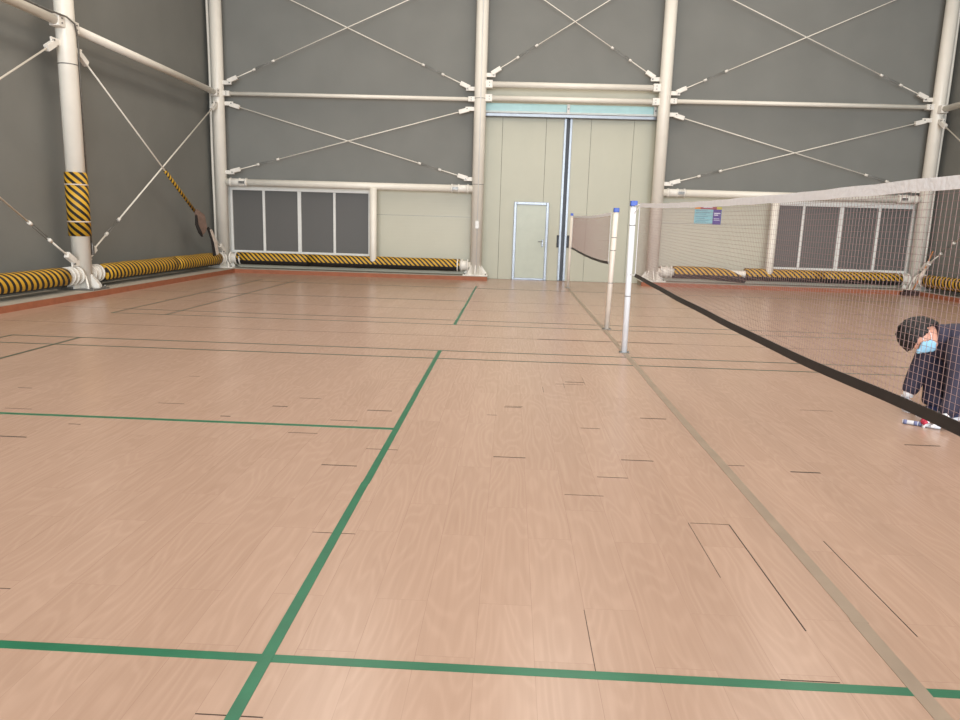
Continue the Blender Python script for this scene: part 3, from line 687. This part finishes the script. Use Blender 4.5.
NECK = (0.0, -0.01, 0.63); HEADC = Vector((-0.110, -0.05, 0.615))
PEL = (0.31, 0.27, 0.34)
bj = [(PEL, 0.12), ((0.22, 0.19, 0.46), 0.115), ((0.10, 0.08, 0.57), 0.11), (NECK, 0.065), ((-0.08, -0.03, 0.635), 0.062),
      ((-0.06, 0.13, 0.53), 0.05), ((-0.112, 0.08, 0.30), 0.034), ((-0.150, 0.02, 0.125), 0.024),
      ((0.15, -0.13, 0.56), 0.05), ((0.16, -0.27, 0.32), 0.034), ((0.105, -0.40, 0.085), 0.024),
      ((0.24, 0.35, 0.33), 0.07), ((0.0, 0.075, 0.40), 0.045), ((0.018, 0.10, 0.10), 0.03), ((0.012, 0.08, 0.05), 0.02),
      ((0.38, 0.20, 0.33), 0.07), ((0.155, -0.045, 0.41), 0.045), ((0.168, 0.055, 0.10), 0.03), ((0.165, 0.02, 0.05), 0.02)]
be = [(0,1),(1,2),(2,3),(3,4),(2,5),(5,6),(6,7),(2,8),(8,9),(9,10),(0,11),(11,12),(12,13),(13,14),(0,15),(15,16),(16,17),(17,18)]
bjs = lambda *k: chain(*[bj[i] for i in k])
person = grow('person', [bjs(0,1,2,3,4), bjs(2,5,6,7), bjs(2,8,9,10), bjs(0,11,12,13,14), bjs(0,15,16,17,18)], MT['skin'], None, 2)
person.location = person_loc
tag(person, 'person in dark tracksuit, face mask and white gloves crouching behind the net', 'person')

# head: one shaped surface (skull, brow, nose, jaw, ears), joined onto the body's neck
face = Vector((-0.20, -0.46, -0.87)).normalized()              # where the face looks, in u, w, z
crown = Vector((-0.85, 0.05, 0.45)); crown = (crown - face*crown.dot(face)).normalized()
side = face.cross(crown).normalized()
def hp(f, s, c): return HEADC + face*f + side*s + crown*c
def head_radius(f, s, c):
    """direction in head axes -> distance of the surface"""
    r = 1.0/math.sqrt((f/0.105)**2 + (s/0.082)**2 + (c/0.122)**2)
    if c < -0.2: r *= 1 - 0.10*min(1, (-c-0.2)/0.6)*abs(s)                               # jaw
    r += 0.022*math.exp(-((s/0.16)**2+((c+0.12)/0.22)**2))*(1 if f > 0.3 else 0)         # nose
    r -= 0.009*math.exp(-(((abs(s)-0.32)/0.16)**2+((c-0.10)/0.12)**2))*(1 if f > 0.3 else 0)   # eye sockets
    r += 0.006*math.exp(-((s/0.45)**2+((c-0.28)/0.12)**2))*(1 if f > 0.3 else 0)         # brow
    r += 0.006*math.exp(-((s/0.25)**2+((c+0.50)/0.10)**2))*(1 if f > 0.3 else 0)         # lips
    r += 0.008*math.exp(-((s/0.25)**2+((c+0.80)/0.14)**2))*(1 if f > 0.2 else 0)         # chin
    return r
def head_shell(name, parent, m, keep, add, nu=48, nv=32):
    bm = bmesh.new(); grid = {}
    for i in range(nv+1):
        th = PI*i/nv
        for j in range(nu):
            ph = 2*PI*j/nu
            f, s, c = math.sin(th)*math.cos(ph), math.sin(th)*math.sin(ph), math.cos(th)
            k = keep(f, s, c)
            if k is None: continue
            r = head_radius(f, s, c)+add(f, s, c)
            grid[i, j] = bm.verts.new(pv(*hp(f*r, s*r, c*r)))
    for i in range(nv):
        for j in range(nu):
            q = [(i, j), (i+1, j), (i+1, (j+1) % nu), (i, (j+1) % nu)]
            if all(k in grid for k in q):
                fc = bm.faces.new([grid[k] for k in q]); fc.smooth = True
    bmesh.ops.remove_doubles(bm, verts=bm.verts, dist=0.0004)
    bmesh.ops.recalc_face_normals(bm, faces=bm.faces)
    me = bpy.data.meshes.new(name); bm.to_mesh(me); bm.free(); me.materials.append(m)
    o = bpy.data.objects.new(name, me); COL.objects.link(o); o.parent = parent; return o
# merge the head into the body mesh
hd = head_shell('head', None, MT['skin'], lambda f, s, c: 1, lambda f, s, c: 0.0)
bm = bmesh.new(); bm.from_mesh(person.data); bm.from_mesh(hd.data)
def ear(sg):
    ring_prev = None
    for k in range(9):
        a = 2*PI*k/8
    vs = []
    for lay, (off, sc) in enumerate(((0.070, 1.0), (0.088, 1.08), (0.092, 0.85), (0.083, 0.5))):
        vs.append([bm.verts.new(pv(*hp(-0.012-0.012*lay*0.5 + 0.020*sc*math.cos(2*PI*k/12), sg*off, -0.005 + 0.034*sc*math.sin(2*PI*k/12)))) for k in range(12)])
    for A, B in zip(vs, vs[1:]):
        for k in range(12): f = bm.faces.new((A[k], A[(k+1) % 12], B[(k+1) % 12], B[k])); f.smooth = True
    bm.faces.new(vs[-1])
ear(1); ear(-1)
bmesh.ops.recalc_face_normals(bm, faces=bm.faces); bm.to_mesh(person.data); bm.free(); bpy.data.objects.remove(hd)
# eyes
mb = MB()
for sg in (-1, 1):
    c = pv(*hp(0.083, sg*0.030, 0.012)); mb.tube([c + (U*face.x+Wd*face.y+Vector((0, 0, face.z)))*q for q in (-0.008, 0.002, 0.006)], [0.012, 0.010, 0.003], MT['hair'], 10)
mb.build('eyes', person)
# hair: full on top, back and fringe
def hair_keep(f, s, c):
    lim = 0.30 - 0.9*max(0, -f) if f < 0.35 else 0.34 - 0.14*abs(s)
    if -0.3 < f < 0.45 and abs(s) > 0.6: lim = 0.0 if f > 0.1 else -0.12
    return 1 if c > lim - 0.02 else None
rng = random.Random(3)
h = head_shell('hair', person, MT['hair'], hair_keep, lambda f, s, c: 0.019 + 0.012*max(0, c) + 0.006*math.sin(31*f+5*s)*math.sin(27*s+11*c) + 0.005*math.sin(17*s+9*c)*math.cos(13*f) + rng.uniform(-0.002, 0.003), 72, 48)
md = h.modifiers.new('thickness', 'SOLIDIFY'); md.thickness = 0.02; md.offset = -1
# fringe hanging over the brow
mb = MB()
for k in range(15):
    s = -0.85+1.7*k/14; f = math.sqrt(max(0.05, 1-s*s))
    pts = []
    for c in (0.75, 0.5, 0.32, 0.22):
        n = math.sqrt(f*f+s*s+c*c); r = head_radius(f/n, s/n, c/n)+0.018; pts.append(pv(*hp(f/n*r, s/n*r, c/n*r)))
    mb.tube(pts, [0.016, 0.017, 0.013, 0.004], MT['hair'], 8)
mb.build('fringe', person)
# mask over nose, mouth and chin, with ear loops
mk = head_shell('face_mask', person, MT['mask'], lambda f, s, c: 1 if (f > 0.28 and -0.86 < c < 0.02-0.10*abs(s) and abs(s) < 0.80) else None,
                lambda f, s, c: 0.012 + 0.002*math.sin(c*40), 64, 56)
md = mk.modifiers.new('thickness', 'SOLIDIFY'); md.thickness = 0.003
mb = MB()
for sg in (-1, 1):
    mb.tube([pv(*hp(0.05, sg*0.072, -0.01)), pv(*hp(0.0, sg*0.086, 0.02)), pv(*hp(-0.035, sg*0.092, 0.0)), pv(*hp(-0.01, sg*0.088, -0.035)), pv(*hp(0.03, sg*0.072, -0.06))], 0.002, MT['nettape'], 6)
mb.build('ear_loop', mk)

# clothes
jj = [((0.36, 0.32, 0.30), 0.165), ((0.23, 0.20, 0.46), 0.190), ((0.13, 0.10, 0.555), 0.195), ((0.05, 0.025, 0.60), 0.150), ((-0.005, -0.012, 0.625), 0.10),
      ((-0.04, 0.12, 0.525), 0.115), ((-0.07, 0.11, 0.42), 0.088), ((-0.110, 0.08, 0.30), 0.078), ((-0.138, 0.05, 0.20), 0.066), ((-0.150, 0.03, 0.135), 0.056),
      ((0.16, -0.12, 0.55), 0.118), ((0.16, -0.20, 0.44), 0.096), ((0.16, -0.27, 0.32), 0.086), ((0.14, -0.32, 0.21), 0.070), ((0.112, -0.395, 0.10), 0.058)]
jacket = grow('jacket', [chain(*jj[0:5]), chain(((0.06, 0.06, 0.57), 0.11), *jj[5:10]), chain(((0.12, -0.01, 0.58), 0.11), *jj[10:15])], MT['navy'], person, 2)
mb = MB(); mb.tube([pv(0.03, 0.0, 0.625), pv(-0.012, -0.02, 0.632), pv(-0.035, -0.03, 0.632)], [0.092, 0.084, 0.072], MT['navy'], 20); mb.build('collar', jacket)
tj = [((0.31, 0.27, 0.34), 0.170), ((0.24, 0.34, 0.34), 0.130), ((0.10, 0.20, 0.385), 0.120), ((0.0, 0.075, 0.40), 0.110), ((0.018, 0.09, 0.25), 0.090), ((0.018, 0.10, 0.12), 0.082), ((0.012, 0.095, 0.055), 0.085),
      ((0.38, 0.20, 0.34), 0.130), ((0.26, 0.07, 0.385), 0.120), ((0.145, -0.055, 0.415), 0.110), ((0.155, 0.01, 0.25), 0.100), ((0.168, 0.055, 0.12), 0.088), ((0.165, 0.05, 0.055), 0.085)]
trousers = grow('trousers', [chain(((0.36, 0.32, 0.31), 0.13), tj[0], ((0.27, 0.23, 0.42), 0.14)), chain(((0.30, 0.31, 0.34), 0.13), *tj[1:7]), chain(((0.34, 0.25, 0.34), 0.13), *tj[7:13])], MT['navyb'], person, 2)
# shoes
def shoe(heel, toe):
    heel, toe = Vector(heel), Vector(toe); d = (toe-heel).normalized(); L = (toe-heel).length
    F = frame(pv(heel.x, heel.y, 0.0), U*d.x + Wd*d.y)
    mb = MB(); n = 10; R_ = []
    for i in range(n+1):
        k = i/n; w = 0.036+0.014*math.sin(PI*min(1, k*1.15))*1.0; 
        if k in (0, 1): w = 0.022
        hgt = 0.095-0.055*k if k < 0.95 else 0.03
        R_.append((k*L, w, hgt))
    rings = []
    for x, w, hg in R_: rings.append([mb.bm.verts.new((x, w*math.cos(PI*q/8), 0.024+(hg-0.024)*max(0.0, math.sin(PI*q/8)))) for q in range(9)])
    for A, B in zip(rings, rings[1:]):
        for q in range(8): f = mb.bm.faces.new((A[q], A[q+1], B[q+1], B[q])); f.smooth = True
    mb.bm.faces.new(rings[0]); mb.bm.faces.new(rings[-1]); mb.slot(MT['shoe']); s = mb.build('shoe', person, F)
    mb = MB(); out = [(x, w+0.004) for x, w, _ in R_]; poly = out + [(x, -w) for x, w in reversed(out)]
    mb.prism(poly, 2, 0.0, 0.028, MT['sole']); mb.build('sole', s)
shoe((0.05, 0.17, 0), (-0.055, -0.08, 0)); shoe((0.20, 0.12, 0), (0.095, -0.13, 0))

# gloved hands: palm, four unequal bent fingers, thumb from the side
def hand(name, wrist, palm_dir, back_dir, curl, thumb_sign, m):
    wv = Vector(wrist); d = Vector(palm_dir).normalized(); up = Vector(back_dir); up = (up-d*up.dot(d)).normalized(); sd = d.cross(up).normalized()*thumb_sign
    def q(a, b, c): return tuple(wv + d*a + sd*b + up*c)
    J = [(q(0, 0, 0), (0.034, 0.027)), (q(0.045, 0.0, 0.004), (0.040, 0.020)), (q(0.085, 0, 0.006), (0.038, 0.017))]; E = [(0, 1), (1, 2)]
    for b, L in ((0.030, 0.072), (0.010, 0.080), (-0.011, 0.075), (-0.031, 0.058)):
        i0 = len(J); x, z, ang = 0.088, 0.006, 0.25
        J.append((q(x, b, z), 0.0115)); E.append((2, i0))
        for s in (0.42, 0.32, 0.26):
            ang += curl; x += L*s*math.cos(ang); z -= L*s*math.sin(ang); J.append((q(x, b*1.08, z), 0.0100)); E.append((len(J)-2, len(J)-1))
    i0 = len(J)
    for a, b, c in ((0.030, 0.038, -0.004), (0.058, 0.058, -0.016), (0.082, 0.056, -0.030)): J.append((q(a, b, c), 0.0115))
    E += [(0, i0), (i0, i0+1), (i0+1, i0+2)]
    return grow(name, [(J, E)], m, person, 2)
gr = hand('glove', (-0.152, 0.03, 0.135), (-0.10, -0.25, -0.95), (-0.75, -0.5, 0.2), 0.30, 1, MT['glove'])
mb = MB(); mb.tube([pv(-0.151, 0.034, 0.165), pv(-0.152, 0.03, 0.12)], [0.036, 0.036], MT['glove'], 16); mb.build('cuff', gr)
gl = hand('glove', (0.100, -0.405, 0.072), (-0.93, -0.06, -0.16), (-0.25, -0.25, 0.9), 0.40, -1, MT['glove'])
mb = MB(); mb.tube([pv(0.125, -0.392, 0.098), pv(0.095, -0.405, 0.072)], [0.036, 0.036], MT['glove'], 16); mb.build('cuff', gl)
person.update_tag()
# red finger coating on the lower glove: bands round the knuckles
mb = MB()
for k, (b, a) in enumerate(((0.03, 0.0), (0.01, 0.01), (-0.011, 0.008), (-0.031, 0.0))):
    c = Vector((0.100, -0.405, 0.072)); d = Vector((-0.93, -0.06, -0.16)).normalized(); up = Vector((-0.25, -0.25, 0.9)); up = (up-d*up.dot(d)).normalized(); sd = d.cross(up).normalized()*-1
    p0 = c + d*(0.098+a) + sd*b + up*0.003; p1 = c + d*(0.128+a) + sd*b*1.05 - up*0.016
    mb.tube([pv(*p0), pv(*p1)], [0.0135, 0.0125], MT['red'], 12)
mb.build('red_coating', gl)

# the white rolled tube held in the gloved hand
st = thing('rolled_tube', 'white and blue striped rolled tube on the floor held in a gloved hand', 'roll', O0 + U*-0.15 + Wd*-0.40)
mb = MB(); d = (U*0.24 + Wd*-0.01); p0 = Vector((0, 0, 0.017)); mb.tube([p0, p0+d], 0.016, MT['sole'], 16); mb.build('roll', st)
for k in (0.02, 0.30, 0.42):
    mb = MB(); a = p0+d*k; b = p0+d*(k+0.10); mb.tube([a, b], 0.0165, MT['bluestripe'], 16); mb.build('printed_band', st)
